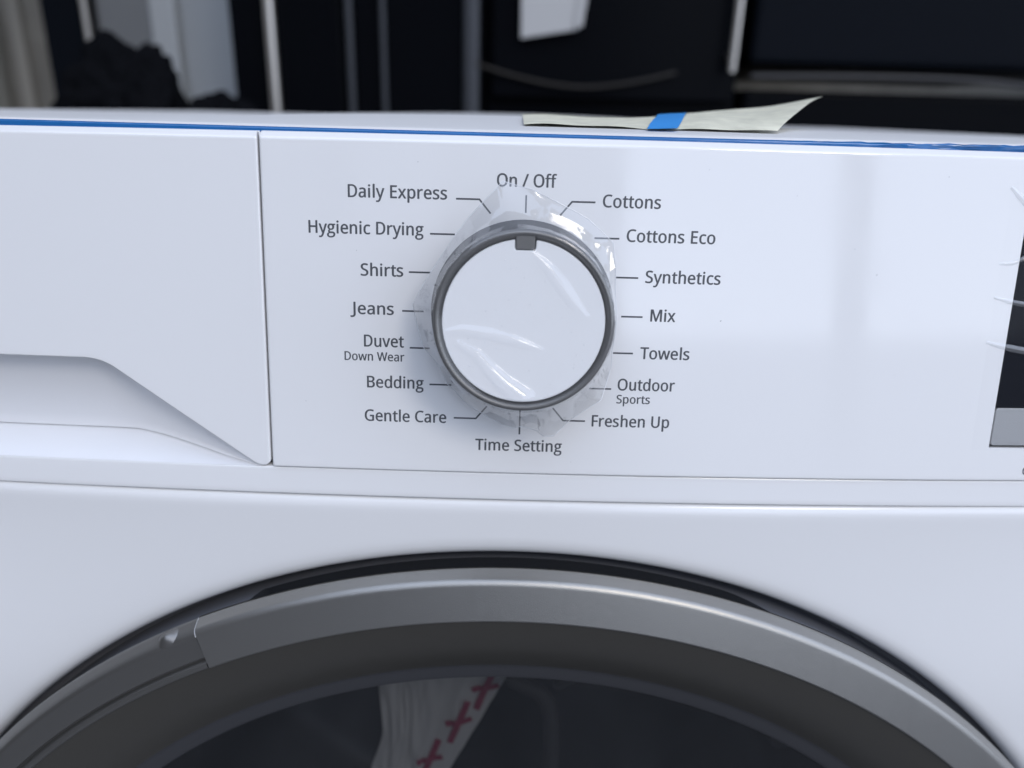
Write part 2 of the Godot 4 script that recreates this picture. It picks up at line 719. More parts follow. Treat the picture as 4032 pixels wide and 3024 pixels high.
func control_panel(d: Node3D, cam: Vector3) -> void:
	var us := [-93.72, -93.68, -93.5, -93.2, -92.8] + span(-90.0, 180.8, 70) + [181.0] + span(190.0, 292.0, 24) + [293.0] + span(300.0, 358.0, 12)
	var vs := [[61.6, -12.0], [61.6, -3.2], [61.45, -2.5], [61.1, -2.0], [59.5, -0.45], [59.2, -0.2], [58.8, -0.05], [58.2, 0.0], [52.0, 0.0], [47.0, 0.0]]
	for v in span(40.0, -40.0, 16):
		vs.append([v, 0.0])
	vs += [[-47.9, 0.0], [-54.0, 0.0], [-59.5, 0.0], [-60.6, -0.02], [-60.9, -0.12], [-61.0, -0.35], [-61.0, -4.0]]
	var rows := []
	for p in vs:
		var line := []
		for u in us:
			var e: float = u + 93.72
			var roll: float = 0.0 if e > 0.9 else -(0.9 - sqrt(maxf(0.81 - pow(0.9 - e, 2.0), 0.0)))
			line.append(PW(u, p[0], p[1] + 0.55 + roll))
		rows.append(line)
	var hole := func(i: int, j: int) -> bool:
		return not (us[j] >= 180.9 and us[j + 1] <= 293.1 and vs[i][0] <= 47.1 and vs[i + 1][0] >= -48.0)
	var cp := part("control_panel", sheet(rows, cam, hole), M.white, d)
	rows = []
	for w in [0.0, -14.0]:
		var line := []
		for v in span(-60.9, 61.0, 12):
			line.append(PW(-93.72, v, w))
		rows.append(line)
	part("panel_edge", sheet(rows, Vector3(-9, OY, 0)), M.white, cp)
	# ---- the display window
	var scr := Node3D.new()
	scr.name = "display"
	d.add_child(scr)
	var frame := SurfaceTool.new()
	frame.begin(Mesh.PRIMITIVE_TRIANGLES)
	var loop := [Vector2(181, 47), Vector2(293, 47), Vector2(293, -47.9), Vector2(181, -47.9), Vector2(181, 47)]
	rows = []
	for p in [[0.0, 0.55], [0.06, 0.5], [0.12, 0.2], [0.14, -4.0]]:
		var line := []
		for q in loop:
			var c := Vector2(237, -0.45)
			var g: Vector2 = q - Vector2(signf(q.x - c.x), signf(q.y - c.y)) * p[0]
			line.append(PW(g.x, g.y, p[1]))
		rows.append(line)
	part("bezel", sheet(rows, PW(237, 0, 2)), M.white, scr)
	rows = []
	for v in span(46.5, -47.5, 6):
		var line := []
		for u in span(181.1, 292.9, 12):
			line.append(PW(u, v, -1.6))
		rows.append(line)
	part("backing", sheet(rows, cam), M.dark_gap, scr)
	rows = []
	for p in [[30.9, -1.4], [30.9, -0.05], [30.7, 0.05], [0.0, 0.05], [-31.8, 0.05], [-32.0, -0.05], [-32.0, -1.4]]:
		var line := []
		for u in span(181.7, 292.4, 12):
			line.append(PW(u, p[0], p[1]))
		rows.append(line)
	part("screen_glass", sheet(rows, cam), M.screen, scr)
	part("touch_button", slab(rounded_rect(181.8, -46.9, 214.0, -32.15, 1.1), -1.5, 0.28, PW, 0.25), M.button, scr)
	part("touch_button", slab(rounded_rect(214.9, -46.9, 292.2, -32.15, 1.1), -1.5, 0.28, PW, 0.25), M.button, scr)
	part("upper_cover", slab(rounded_rect(181.8, 31.1, 292.2, 46.2, 0.8), -1.5, 0.28, PW, 0.25), M.button, scr)
	# ---- a few specks of dust and lint on the lacquer
	var ds := SurfaceTool.new()
	ds.begin(Mesh.PRIMITIVE_TRIANGLES)
	for q in [[72.5, -1.0, 0.22], [128.3, 17.0, 0.2], [119.0, 26.0, 0.14], [-60.0, 21.0, 0.12], [-38.0, 52.0, 0.13], [103.0, -41.0, 0.12], [20.0, -56.0, 0.1], [150.0, 52.0, 0.14], [96.0, 44.0, 0.1], [-80.0, -35.0, 0.12], [64.0, 52.0, 0.1], [140.0, -20.0, 0.1]]:
		var ring := []
		for i in 3:
			var line := []
			for j in 7:
				var b := TAU * j / 6.0
				var k: float = 0.7 * q[2] * (1.0 - i / 2.0 * 0.98)
				line.append(PW(q[0] + cos(b) * k * 1.7, q[1] + sin(b) * k + cos(b) * k * 0.6, 0.55 + 0.05 * i))
			ring.append(line)
		add_sheet(ds, ring, cam)
	part("dust_specks", ds.commit(), M.print, cp).set_meta("kind", "stuff")
	# ---- printing
	var words := [
		["Daily Express", -62.7, -27.8, 39.5], ["Hygienic Drying", -77.0, -36.1, 26.8], ["Shirts", -58.6, -43.4, 12.1],
		["Jeans", -62.6, -46.9, -1.8], ["Duvet", -57.8, -43.3, -13.7], ["Down Wear", -65.1, -43.1, -18.95],
		["Bedding", -56.9, -36.0, -29.05], ["Gentle Care", -57.9, -27.5, -41.9], ["Time Setting", -16.3, 16.2, -52.1],
		["On / Off", -10.2, 10.6, 44.5], ["Cottons", 27.3, 47.7, 38.25], ["Cottons Eco", 36.4, 68.0, 26.5],
		["Synthetics", 44.0, 71.1, 12.15], ["Mix", 46.7, 55.7, -1.75], ["Towels", 43.8, 61.9, -15.7],
		["Outdoor", 36.2, 57.3, -27.7], ["Sports", 36.0, 48.4, -32.7], ["Freshen Up", 27.2, 56.2, -41.8], ["O", 196.4, 199.6, -58.6]]
	var font := SystemFont.new()
	font.font_names = PackedStringArray(["Droid Sans"])
	
	for w in words:
		var small: bool = w[0] in ["Down Wear", "Sports", "O"]
		part("printed_word", lettering(w[0], font, 3.2 if small else 4.32, w[1], w[2], w[3], 0.57), M.print, cp)
	for s in [-1.0, 1.0]:
		for t in [[33.72, 24.85, 27.5], [41.3, 33.3, 13.8], [43.77, 35.95, -0.25], [41.05, 33.7, -13.75], [33.75, 25.6, -27.3]]:
			part("tick_line", stroke([Vector2(s * t[0], t[2]), Vector2(s * t[1], t[2])], 0.62, 0.57), M.print, cp)
		for k in [1.0, -1.0]:
			part("tick_line", stroke([Vector2(s * 24.6, k * 39.85), Vector2(s * 16.35, k * 39.85), Vector2(s * 12.3, k * 35.05)], 0.62, 0.57), M.print, cp)
	part("tick_line", stroke([Vector2(0.12, 41.7), Vector2(0.12, 35.6)], 0.62, 0.57), M.print, cp)
	part("tick_line", stroke([Vector2(0.12, -35.6), Vector2(0.12, -45.6)], 0.62, 0.57), M.print, cp)


func rounded_rect(x0: float, y0: float, x1: float, y1: float, r: float) -> PackedVector2Array:
	var p := PackedVector2Array()
	for c in [[x1 - r, y0 + r, -90.0], [x1 - r, y1 - r, 0.0], [x0 + r, y1 - r, 90.0], [x0 + r, y0 + r, 180.0]]:
		for q in arc(Vector2(c[0], c[1]), r, c[2], c[2] + 90.0, 4):
			p.append(q)
	return p


# A printed line of constant width, mitred at its bends.
func stroke(pts: Array, width: float, w: float) -> ArrayMesh:
	var l := []
	var r := []
	for i in pts.size():
		var a: Vector2 = (pts[i] - pts[i - 1]).normalized() if i > 0 else (pts[1] - pts[0]).normalized()
		var b: Vector2 = (pts[i + 1] - pts[i]).normalized() if i < pts.size() - 1 else a
		var n := Vector2(-(a + b).y, (a + b).x).normalized()
		n *= width / 2 / n.dot(Vector2(-a.y, a.x))
		l.append(PW(pts[i].x + n.x, pts[i].y + n.y, w))
		r.append(PW(pts[i].x - n.x, pts[i].y - n.y, w))
	return sheet([l, r], Vector3(0, OY, 5))


# Lettering of a given cap height whose ink runs from u0 to u1 on the baseline v, laid on the bowed panel.
func lettering(text: String, font: Font, cap: float, u0: float, u1: float, v: float, w: float) -> ArrayMesh:
	var tm := TextMesh.new()
	tm.text = text
	tm.font = font
	tm.font_size = 100
	tm.pixel_size = 0.01
	tm.depth = 0.0
	tm.curve_step = 1.0
	tm.horizontal_alignment = HORIZONTAL_ALIGNMENT_LEFT
	tm.vertical_alignment = VERTICAL_ALIGNMENT_BOTTOM
	var arr := tm.get_mesh_arrays()
	var pos: PackedVector3Array = arr[Mesh.ARRAY_VERTEX]
	var ref := TextMesh.new()
	ref.text = "H"
	ref.font = font
	ref.font_size = 100
	ref.pixel_size = 0.01
	ref.depth = 0.0
	ref.vertical_alignment = VERTICAL_ALIGNMENT_BOTTOM
	var rp: PackedVector3Array = ref.get_mesh_arrays()[Mesh.ARRAY_VERTEX]
	var base := 1e9
	var high := -1e9
	for p in rp:
		base = minf(base, p.y)
		high = maxf(high, p.y)
	var x0 := 1e9
	var x1 := -1e9
	for p in pos:
		x0 = minf(x0, p.x)
		x1 = maxf(x1, p.x)
	var ky := cap / (high - base)
	var kx := (u1 - u0) / (x1 - x0)
	var out := PackedVector3Array()
	var nor := PackedVector3Array()
	var index := PackedInt32Array()
	var given: PackedInt32Array = arr[Mesh.ARRAY_INDEX] if arr[Mesh.ARRAY_INDEX] != null else PackedInt32Array(range(pos.size()))
	var face := (PW(0, 0, 1) - PW(0, 0, 0)).normalized()
	var fat := cap * 0.024
	var lay := 0.0
	# the strokes are thickened by overlapping the outline with itself, each layer a hair above the last
	for o in [Vector2(-fat, 0), Vector2(fat, 0), Vector2(0, -fat * 0.7), Vector2(0, fat * 0.7)]:
		var first := out.size()
		for p in pos:
			out.append(PW(u0 + (p.x - x0) * kx + o.x, v + (p.y - base) * ky + o.y, w + lay))
			nor.append(face)
		for k in given:
			index.append(first + k)
		lay += 0.006
	arr[Mesh.ARRAY_VERTEX] = out
	arr[Mesh.ARRAY_NORMAL] = nor
	arr[Mesh.ARRAY_INDEX] = index
	arr[Mesh.ARRAY_TEX_UV] = null
	arr[Mesh.ARRAY_TEX_UV2] = null
	arr[Mesh.ARRAY_TANGENT] = null
	var m := ArrayMesh.new()
	m.add_surface_from_arrays(Mesh.PRIMITIVE_TRIANGLES, arr)
	return m


func dial(d: Node3D, cam: Vector3) -> void:
	var k := Node3D.new()
	k.name = "program_dial"
	d.add_child(k)
	part("collar", dial_sweep([[Vector2(33.3, 0.5), Vector2(33.2, 0.9), Vector2(32.6, 1.3), Vector2(31.4, 1.8), Vector2(30.2, 2.8), Vector2(29.5, 4.5)]], 128, PW(0, 0, 400)), M.collar, k)
	var wall := [Vector2(29.3, 3.0), Vector2(29.5, 15.0), Vector2(29.75, 24.6)]
	var lip := [Vector2(29.75, 24.6), Vector2(30.0, 25.2), Vector2(30.05, 25.9), Vector2(29.9, 26.6), Vector2(29.6, 27.2), Vector2(29.1, 27.5), Vector2(28.5, 27.45), Vector2(27.95, 27.0), Vector2(27.5, 26.2), Vector2(27.2, 25.2), Vector2(27.1, 24.0)]
	part("ring", dial_sweep([wall, lip], 160, PW(0, 0, 900)), M.ring, k)
	part("gap_floor", dial_sweep([[Vector2(27.3, 24.3), Vector2(12.0, 24.2), Vector2(0.05, 24.2)]], 96, PW(0, 0, 400)), M.dark_gap, k)
	# the white cap, with a notch for the pointer
	var poly := PackedVector2Array()
	for q in arc(Vector2.ZERO, 26.85, 97.5, 442.5, 150):
		poly.append(q)
	for q in [Vector2(3.3, 24.2), Vector2(2.9, 23.3), Vector2(-3.1, 23.3), Vector2(-3.5, 24.2)]:
		poly.append(q)
	part("cap", slab(poly, 24.3, 27.1, PW, 0.4), M.cap, k)
	var tab := PackedVector2Array()
	for q in [Vector2(-3.1, 29.0), Vector2(-3.15, 24.0), Vector2(-2.9, 23.6), Vector2(2.65, 23.6), Vector2(2.95, 24.0), Vector2(2.95, 29.0)]:
		tab.append(q)
	part("pointer", slab(tab, 24.3, 26.9, PW, 0.3), M.ring, k)


func door(d: Node3D, cam: Vector3) -> void:
	var g := Node3D.new()
	g.name = "porthole_door"
	d.add_child(g)
	var out := Vector3(0, OY + 2.0, 3.0)
	var notch := 114.2
	var bevel := [Vector2(302.2, 7.0), Vector2(302.25, 7.7), Vector2(302.1, 8.4), Vector2(301.8, 9.8), Vector2(301.5, 11.1)]
	for k in 11:   # the rounded shoulder
		var a := deg_to_rad(lerpf(77.6, 16.7, k / 10.0))
		bevel.append(Vector2(297.90 + 3.4 * sin(a), 11.65 + 3.4 * cos(a)))
	var face := [Vector2(298.88, 14.91), Vector2(297.5, 15.32), Vector2(292.0, 16.97), Vector2(289.0, 17.84), Vector2(286.4, 18.6)]
	var inner := [Vector2(286.4, 18.6), Vector2(285.9, 18.6), Vector2(285.5, 18.2), Vector2(285.3, 17.4)]
	part("outer_ring", door_sweep([[Vector2(297.0, 5.8), Vector2(301.8, 6.6), Vector2(302.5, 7.0)], bevel + face.slice(1), inner], notch - 359.9 + 61.0, notch, 420, out), M.door, g)
	# the grip: a separate, darker segment to the left of the joint, with a groove on its inner side
	var grip_bevel := [Vector2(302.0, 7.0), Vector2(302.0, 7.7), Vector2(301.7, 8.6), Vector2(300.6, 11.2), Vector2(299.7, 13.2), Vector2(299.0, 13.9), Vector2(298.2, 14.4)]
	var grip_face := [Vector2(298.2, 14.4), Vector2(294.0, 15.6), Vector2(290.2, 16.6), Vector2(289.7, 16.5), Vector2(289.4, 16.0)]
	var grip_groove := [Vector2(289.4, 16.0), Vector2(289.2, 15.4), Vector2(288.8, 15.3), Vector2(288.4, 15.9), Vector2(288.1, 17.2), Vector2(287.6, 17.9), Vector2(286.4, 18.3), Vector2(285.8, 18.2), Vector2(285.3, 17.4)]
	part("door_grip", door_sweep([[Vector2(297.0, 5.8), Vector2(302.0, 7.0)], grip_bevel, grip_face, grip_groove], notch + 0.12, notch + 61.0, 130, out), M.door_handle, g)
	# a small nub on the grip's shoulder
	var rows := []
	for i in 13:
		var line := []
		for j in 13:
			var a := lerpf(notch + 1.3, notch + 4.0, j / 12.0)
			var t := i / 12.0
			var h := pow(sin(PI * j / 12.0), 2.0) * sin(PI * t)
			var base := Vector2(302.0, 7.4).lerp(Vector2(297.6, 14.5), t)
			line.append(DW(base.x + h * 2.9 - 0.1, a, base.y + h * 1.8 - 0.1))
		rows.append(line)
	part("grip_nub", sheet(rows, out), M.door_handle, g)
	# the highlight on the joint between ring and grip, drawn as a pale tube
	var seam := []
	for q in bevel.slice(1):
		seam.append(DW(q.x - 0.1, notch + 0.05, q.y - 0.05))
	part("joint_highlight", tube(seam, 0.24 * S, 8), M.button, g)
	# the door's dark side behind the ring, with a long finger pocket at the top
	var p0 := 63.0
	var p1 := 112.6
	var degs := span(-180.0, 60.0, 90) + span(61.0, p0, 6) + span(p0 + 0.5, p0 + 16.0, 32) + span(p0 + 17.0, p1 - 4.0, 40) + span(p1 - 3.6, p1, 10) + span(p1 + 1.0, 180.0, 30)
	var dark := []
	var pale := []
	for k in 8:
		dark.append([])
		pale.append([])
	for a in degs:
		var open: float = smoothstep(p0, p0 + 10.0, a) * (1.0 - smoothstep(p1 - 2.6, p1, a))
		var split := lerpf(6.3, -7.5, open)      # where the pocket ends and the plain side begins
		for k in 8:
			var t := k / 7.0
			var deep := 11.0 * open * (1.0 if t < 0.9 else 0.0)
			dark[k].append(DW(297.4 - deep, a, lerpf(6.4, split, t)))
			pale[k].append(DW(297.4, a, lerpf(split, -15.2, t)))
	part("finger_pocket", sheet(dark, out), M.dark_gap, g)
	part("door_side", sheet(pale, out), M.side, g)
	part("recess_floor", door_sweep([[Vector2(304.0, -15.0), Vector2(290.0, -15.1)]], 0.0, 360.0, 180, out), M.side, d)
	# funnel, rim and bowl
	var fun := []
	for i in 13:
		var t := i / 12.0
		fun.append(Vector2(lerpf(285.3, 251.5, t), lerpf(17.4, 2.2, t) + sin(PI * t) * 2.6))
	part("funnel", door_sweep([fun], 0.0, 360.0, 300, out), M.funnel, g)
	part("glass_rim", door_sweep([[Vector2(251.5, 2.2), Vector2(250.4, 1.7), Vector2(249.0, 1.3), Vector2(246.0, 0.9), Vector2(243.6, 0.4), Vector2(242.9, -0.4), Vector2(242.6, -1.6)]], 0.0, 360.0, 300, out), M.slate, g)
	var bowl := []
	for i in 15:
		var t := i / 14.0
		bowl.append(Vector2(242.7 * (1.0 - t) + 0.05, -1.4 - 26.0 * (1.0 - pow(1.0 - t, 2.0))))
	part("glass_bowl", door_sweep([bowl], 0.0, 360.0, 160, out), M.glass, g)
	part("drum", door_sweep([[Vector2(262.0, -14.0), Vector2(300.0, -40.0), Vector2(302.0, -380.0), Vector2(280.0, -420.0), Vector2(0.05, -430.0)]], 0.0, 360.0, 120, out), M.drum, d)
	part("reflection_disc", slab(ngon(Vector2(139, -226), 7.0, 28), -42.0, -38.0, BW, 1.5), M.hose, d)  # dim disc standing in for a round reflection in the door glass
	part("drum_baffle", tube([BW(2, -199, -46), BW(8, -202, -46), BW(15, -206, -46), BW(20, -213, -46), BW(22, -224, -46), BW(23, -245, -46), BW(22, -300, -46)], 4.2 * S), M.hose, d)
	part("drum_baffle", tube([BW(26, -210, -56), BW(38, -203, -56), BW(52, -196, -56)], 3.2 * S), M.hose, d)
	# white sheet printed with red crosses, set behind the glass for the pattern seen in it
	var sh := thing("printed_sheet", "white crumpled sheet printed with red crosses set behind the door glass for the pattern seen in it", "sheet")
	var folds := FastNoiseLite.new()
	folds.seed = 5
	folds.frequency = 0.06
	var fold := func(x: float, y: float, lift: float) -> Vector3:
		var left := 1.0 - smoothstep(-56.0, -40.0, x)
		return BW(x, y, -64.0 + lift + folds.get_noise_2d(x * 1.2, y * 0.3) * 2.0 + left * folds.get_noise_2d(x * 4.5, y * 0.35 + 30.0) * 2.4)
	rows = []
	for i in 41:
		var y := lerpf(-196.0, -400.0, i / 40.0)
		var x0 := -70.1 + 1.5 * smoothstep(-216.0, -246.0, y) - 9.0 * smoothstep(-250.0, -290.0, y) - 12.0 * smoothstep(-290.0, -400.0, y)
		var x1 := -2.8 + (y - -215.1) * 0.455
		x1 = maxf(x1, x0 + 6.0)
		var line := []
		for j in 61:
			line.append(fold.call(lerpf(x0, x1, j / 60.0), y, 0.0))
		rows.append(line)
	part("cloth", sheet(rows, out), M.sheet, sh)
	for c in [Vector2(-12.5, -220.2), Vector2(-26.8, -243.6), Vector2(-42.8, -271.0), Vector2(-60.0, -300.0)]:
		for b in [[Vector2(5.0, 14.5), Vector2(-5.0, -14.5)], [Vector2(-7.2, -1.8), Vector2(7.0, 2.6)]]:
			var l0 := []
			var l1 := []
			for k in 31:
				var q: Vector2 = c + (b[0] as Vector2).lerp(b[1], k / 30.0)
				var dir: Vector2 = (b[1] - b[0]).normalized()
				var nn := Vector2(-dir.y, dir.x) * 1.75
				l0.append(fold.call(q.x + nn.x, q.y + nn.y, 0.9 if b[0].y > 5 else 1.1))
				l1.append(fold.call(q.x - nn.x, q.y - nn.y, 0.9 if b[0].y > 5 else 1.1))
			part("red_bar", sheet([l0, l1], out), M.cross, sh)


func ngon(c: Vector2, r: float, n: int) -> PackedVector2Array:
	var p := PackedVector2Array()
	for q in arc(c, r, 0.0, 360.0 * (n - 1) / n, n - 1):
		p.append(q)
	return p


# ==================================================================== films
func films() -> void:
	# clear film over the dial: flat on the cap, over the ring, then a loose skirt down towards the panel
	var f := thing("dial_film", "clear crinkled plastic film stuck over the program dial", "protective film")
	var edge := [[-180.0, 37.9], [-173.0, 37.2], [-161.0, 36.4], [-152.0, 34.8], [-145.0, 34.8], [-137.0, 35.6], [-131.0, 36.1], [-123.0, 36.5], [-116.0, 37.1], [-108.0, 38.0], [-100.0, 39.4], [-93.0, 40.0], [-90.0, 39.3], [-85.0, 39.9], [-82.0, 41.9], [-78.0, 43.4], [-74.0, 43.9], [-71.0, 42.8], [-64.0, 40.5], [-56.0, 39.6], [-45.0, 40.4], [-38.0, 38.7], [-27.0, 36.0], [-19.0, 33.8], [-10.0, 32.6], [2.0, 32.6], [13.0, 33.0], [31.0, 35.6], [41.0, 39.6], [50.0, 39.5], [59.0, 39.8], [66.0, 39.8], [76.0, 40.6], [88.0, 42.9], [95.0, 44.7], [100.0, 46.3], [103.0, 44.4], [111.0, 41.1], [120.0, 38.7], [130.0, 36.5], [146.0, 35.0], [161.0, 35.9], [175.0, 38.6], [180.0, 37.9]]
	var noise := FastNoiseLite.new()
	noise.seed = 12
	noise.frequency = 0.9
	var n := 360
	var rows := []
	var ridge := [
		[[Vector2(2.2, 22.8), Vector2(7.6, 17.8), Vector2(12.3, 12.0), Vector2(16.3, 6.8), Vector2(20.2, 2.7)], 2.4],
		[[Vector2(-26.7, -3.9), Vector2(-19.8, -2.8), Vector2(-10.7, -4.1), Vector2(-1.5, -6.3), Vector2(5.9, -8.7)], 2.2],
		[[Vector2(-21.3, -7.5), Vector2(-15.2, -10.8), Vector2(-10.5, -16.2), Vector2(-5.7, -20.8), Vector2(0.6, -25.5)], 3.6]]
	# the film on the face, a fine square grid cut to the disc
	var st := SurfaceTool.new()
	st.begin(Mesh.PRIMITIVE_TRIANGLES)
	for i in 73:
		var r := 26.2 * i / 72.0 + 0.02
		var line := []
		for j in n + 1:
			var a := TAU * j / n
			var p := Vector2(cos(a), sin(a)) * r
			var h := 0.0
			for rd in ridge:
				var best := 1e9
				var along := 0.0
				var pts: Array = rd[0]
				for q in pts.size() - 1:
					var near := Geometry2D.get_closest_point_to_segment(p, pts[q], pts[q + 1])
					var dist := near.distance_to(p)
					if dist < best:
						best = dist
						along = (q + near.distance_to(pts[q]) / pts[q].distance_to(pts[q + 1])) / (pts.size() - 1)
				var width: float = rd[1] * (0.35 + 0.65 * sin(PI * clampf(along, 0.04, 0.96)))
				if rd[1] > 3.0:
					width = rd[1] * (0.4 + 0.75 * along)
				if best < width:
					h = maxf(h, 1.5 * width / 3.0 * pow(cos(best / width * PI / 2), 1.25))
			line.append(PW(p.x, p.y, 27.16 + h + 0.02 * noise.get_noise_2d(p.x * 3, p.y * 3)))
		rows.append(line)
	part("face_film", sheet(rows, PW(0, 0, 500)), M.face_film, f)
	# over the ring, smooth
	rows = []
	for p in [[26.2, 27.16], [27.6, 27.35], [28.6, 27.72], [29.5, 27.6], [30.2, 26.9]]:
		var line := []
		for j in n + 1:
			var a := TAU * j / n
			line.append(PW(p[0] * cos(a), p[0] * sin(a), p[1]))
		rows.append(line)
	part("ring_film", sheet(rows, PW(0, 0, 500)), M.face_film, f)
	# the loose skirt: creased facets between the ring and the cut edge
	var fr := RandomNumberGenerator.new()
	fr.seed = 29
	var spokes := []
	for k in edge.size() - 1:
		var deg: float = edge[k][0]
		var calm: float = 0.22 if deg > 92.0 and deg < 172.0 else 1.0
		var reach: float = edge[k][1] - 30.2
		var bend := fr.randf_range(-2.6, 2.6) * calm
		var bend2 := fr.randf_range(-1.6, 1.6) * calm
		var twist := fr.randf_range(-3.2, 3.2) * calm
		var tip := 12.0 + fr.randf_range(-2.2, 2.2) * calm
		var pts := []
		var course := [[0.0, 26.9, 0.0], [0.10, 24.2 + bend2 * 0.3, 0.3], [0.38, 19.0 + bend2, 0.8], [0.68, 15.6 + bend, 1.0], [1.0, tip, 0.2]]
		if deg > 30.0 and deg < 92.0:   # here it stands out flatter
			course = [[0.0, 26.9, 0.0], [0.09, 20.5, 0.2], [0.30, 17.5 + bend * 0.18, 0.8], [0.66, 16.0 + bend2 * 0.3, 1.0], [1.0, 14.4 + bend * 0.2, 0.2]]
		for e in course:
			var a := deg_to_rad(deg + twist * e[2])
			var r: float = 30.2 + reach * e[0]
			var w: float = e[1]
			if deg > 30.0 and deg < 92.0 and e[0] > 0.2:   # one taut flap, only slightly buckled
				w = 17.0 - 0.222 * (r * cos(a) - 16.5) - 0.356 * (r * sin(a) - 28.6) + fr.randf_range(-0.5, 0.5)
			pts.append(PW(r * cos(a), r * sin(a), w))
		spokes.append(pts)
	spokes.append(spokes[0])
	var ss := SurfaceTool.new()
	ss.begin(Mesh.PRIMITIVE_TRIANGLES)
	var crumple := FastNoiseLite.new()
	crumple.seed = 8
	crumple.frequency = 0.75
	crumple.fractal_octaves = 2
	var axis := (PW(0, 0, 1) - PW(0, 0, 0)).normalized()
	for k in spokes.size() - 1:
		for q in 4:
			var patch := []
			for i in 7:
				var line := []
				for j in 7:
					var p: Vector3 = (spokes[k][q] as Vector3).lerp(spokes[k + 1][q], j / 6.0).lerp((spokes[k][q + 1] as Vector3).lerp(spokes[k + 1][q + 1], j / 6.0), i / 6.0)
					var amount := 0.085 * (1.0 if q > 0 else i / 6.0)
					line.append(p + axis * S * amount * crumple.get_noise_3d(p.x / S, p.y / S, 0.0))
				patch.append(line)
			add_sheet(ss, patch, PW(0, 0, 500))
	part("skirt_film", ss.commit(), M.film, f)
	var rim_pts := []
	for k in spokes.size():
		rim_pts.append(spokes[k][4])
	part("edge_glint", tube(rim_pts, 0.13 * S, 6, false), M.edge_glint, f)  # pale tube that paints the glint along the cut edge
	# air bubbles caught under the film
	var bs := SurfaceTool.new()
	bs.begin(Mesh.PRIMITIVE_TRIANGLES)
	for k in 46:
		var a := rng.randf() * TAU
		var r0 := sqrt(rng.randf()) * 24.0
		var c := Vector2(cos(a), sin(a)) * r0
		if c.y > 20.0 and absf(c.x) < 6.0:
			continue
		var size := rng.randf_range(0.10, 0.30)
		var dome := []
		for i in 5:
			var t := i / 4.0
			var line := []
			for j in 11:
				var b := TAU * j / 10.0
				line.append(PW(c.x + cos(b) * size * (1.02 - t), c.y + sin(b) * size * (1.02 - t), 27.17 + 0.14 * (1.0 - pow(1.0 - t, 2.0))))
			dome.append(line)
		add_sheet(bs, dome, PW(0, 0, 500))
	part("air_bubbles", bs.commit(), M.face_film, f).set_meta("kind", "stuff")
	# film over the display
	var ripple := [[Vector2(173.6, 49.5), Vector2(200.0, 28.0), 1.3], [Vector2(173.4, 21.8), Vector2(184.0, 24.4), 0.8], [Vector2(173.4, 9.7), Vector2(200.0, 6.0), 0.9], [Vector2(173.2, -6.4), Vector2(215.0, -15.0), 1.3]]
	rows = []
	for v in span(50.9, -48.6, 60):
		var line := []
		for u in span(173.95, 300.0, 40):
			line.append(PW(u, v, 0.62 + 0.02 * noise.get_noise_2d(u, v)))
		rows.append(line)
	var g := thing("display_film", "clear rippled plastic film covering the black display at the panel's right end", "protective film")
	part("film_sheet", sheet(rows, PW(237, 0, 500)), M.film_flat, g)
	for q in ripple:
		rows = []
		for i in 9:
			var t := i / 8.0
			var line := []
			for k in 25:
				var e := k / 24.0
				var width: float = q[2] * (0.55 + 0.45 * smoothstep(0.0, 0.3, e)) * (1.0 + 0.25 * noise.get_noise_2d(e * 9.0, q[2] * 7.0))
				var c: Vector2 = (q[0] as Vector2).lerp(q[1], e)
				var dir: Vector2 = (q[1] - q[0]).normalized()
				var nn := Vector2(-dir.y, dir.x)
				var off := (t * 2.0 - 1.0) * width + 0.5 * sin(e * 5.0 + q[2] * 3.0)
				var p := c + nn * off
				line.append(PW(p.x, p.y, 0.66 + 0.55 * width * pow(cos((t * 2.0 - 1.0) * PI / 2), 1.2)))
			rows.append(line)
		part("ripple", sheet(rows, PW(237, 0, 500)), M.ripple, g)
	# blue film along the worktop's front edge
	rows = []
	for k in 7:
		var line := []
		for x in span(-356.0, 356.0, 240):
			var right := smoothstep(70.0, 190.0, x)
			var wave := noise.get_noise_2d(x * 0.11, k * 0.4)
			var wave2 := noise.get_noise_2d(x * 0.35, 50.0 + k * 0.5)
			var y := lerpf(58.0, 61.5, minf(k, 5) / 5.0)
			var z := -12.5
			if k == 6:
				y = 61.75
				z = -13.6
			y += right * (0.3 + wave * 1.0) * (1.0 if k > 3 else 0.0)
			z += 0.15 * wave + right * (wave2 * 2.2 + 0.6 * wave)
			line.append(Vector3(x, y, z - 0.5 * BOW * x * x) * S + Vector3(0, OY, 0))
		rows.append(line)
	var b := part("edge_film", sheet(rows, Vector3(0, OY, 3)), M.blue, self)
	tag(b, "thin blue protective film running along the worktop's front edge", "protective film")


# ==================================================================== paper on the worktop
func paper() -> void:
	var p := thing("paper_sheet", "cream paper sheet lying on the worktop with one corner curling up", "paper sheet")
	var rows := []
	for i in 25:
		var line := []
		for j in 61:
			line.append(page_point(j / 60.0, i / 24.0))
		rows.append(line)
	part("page", sheet(rows, Vector3(0, 5, 1)), M.paper, p)
	var tp := thing("blue_tape", "strip of blue masking tape across the cream paper on the worktop", "tape")
	rows = []
	for i in 21:
		var t := i / 20.0
		var line := []
		for j in 11:
			var e := j / 10.0
			line.append(page_point(lerpf(lerpf(0.49, 0.61, e), lerpf(0.46, 0.55, e), t), lerpf(-0.07, 1.0, t)) + Vector3(0, 0.0005 + 0.0003 * sin(t * 9.0 + e * 2.0), 0.0004))
		rows.append(line)
	part("strip", sheet(rows, Vector3(0, 5, 1)), M.tape, tp)


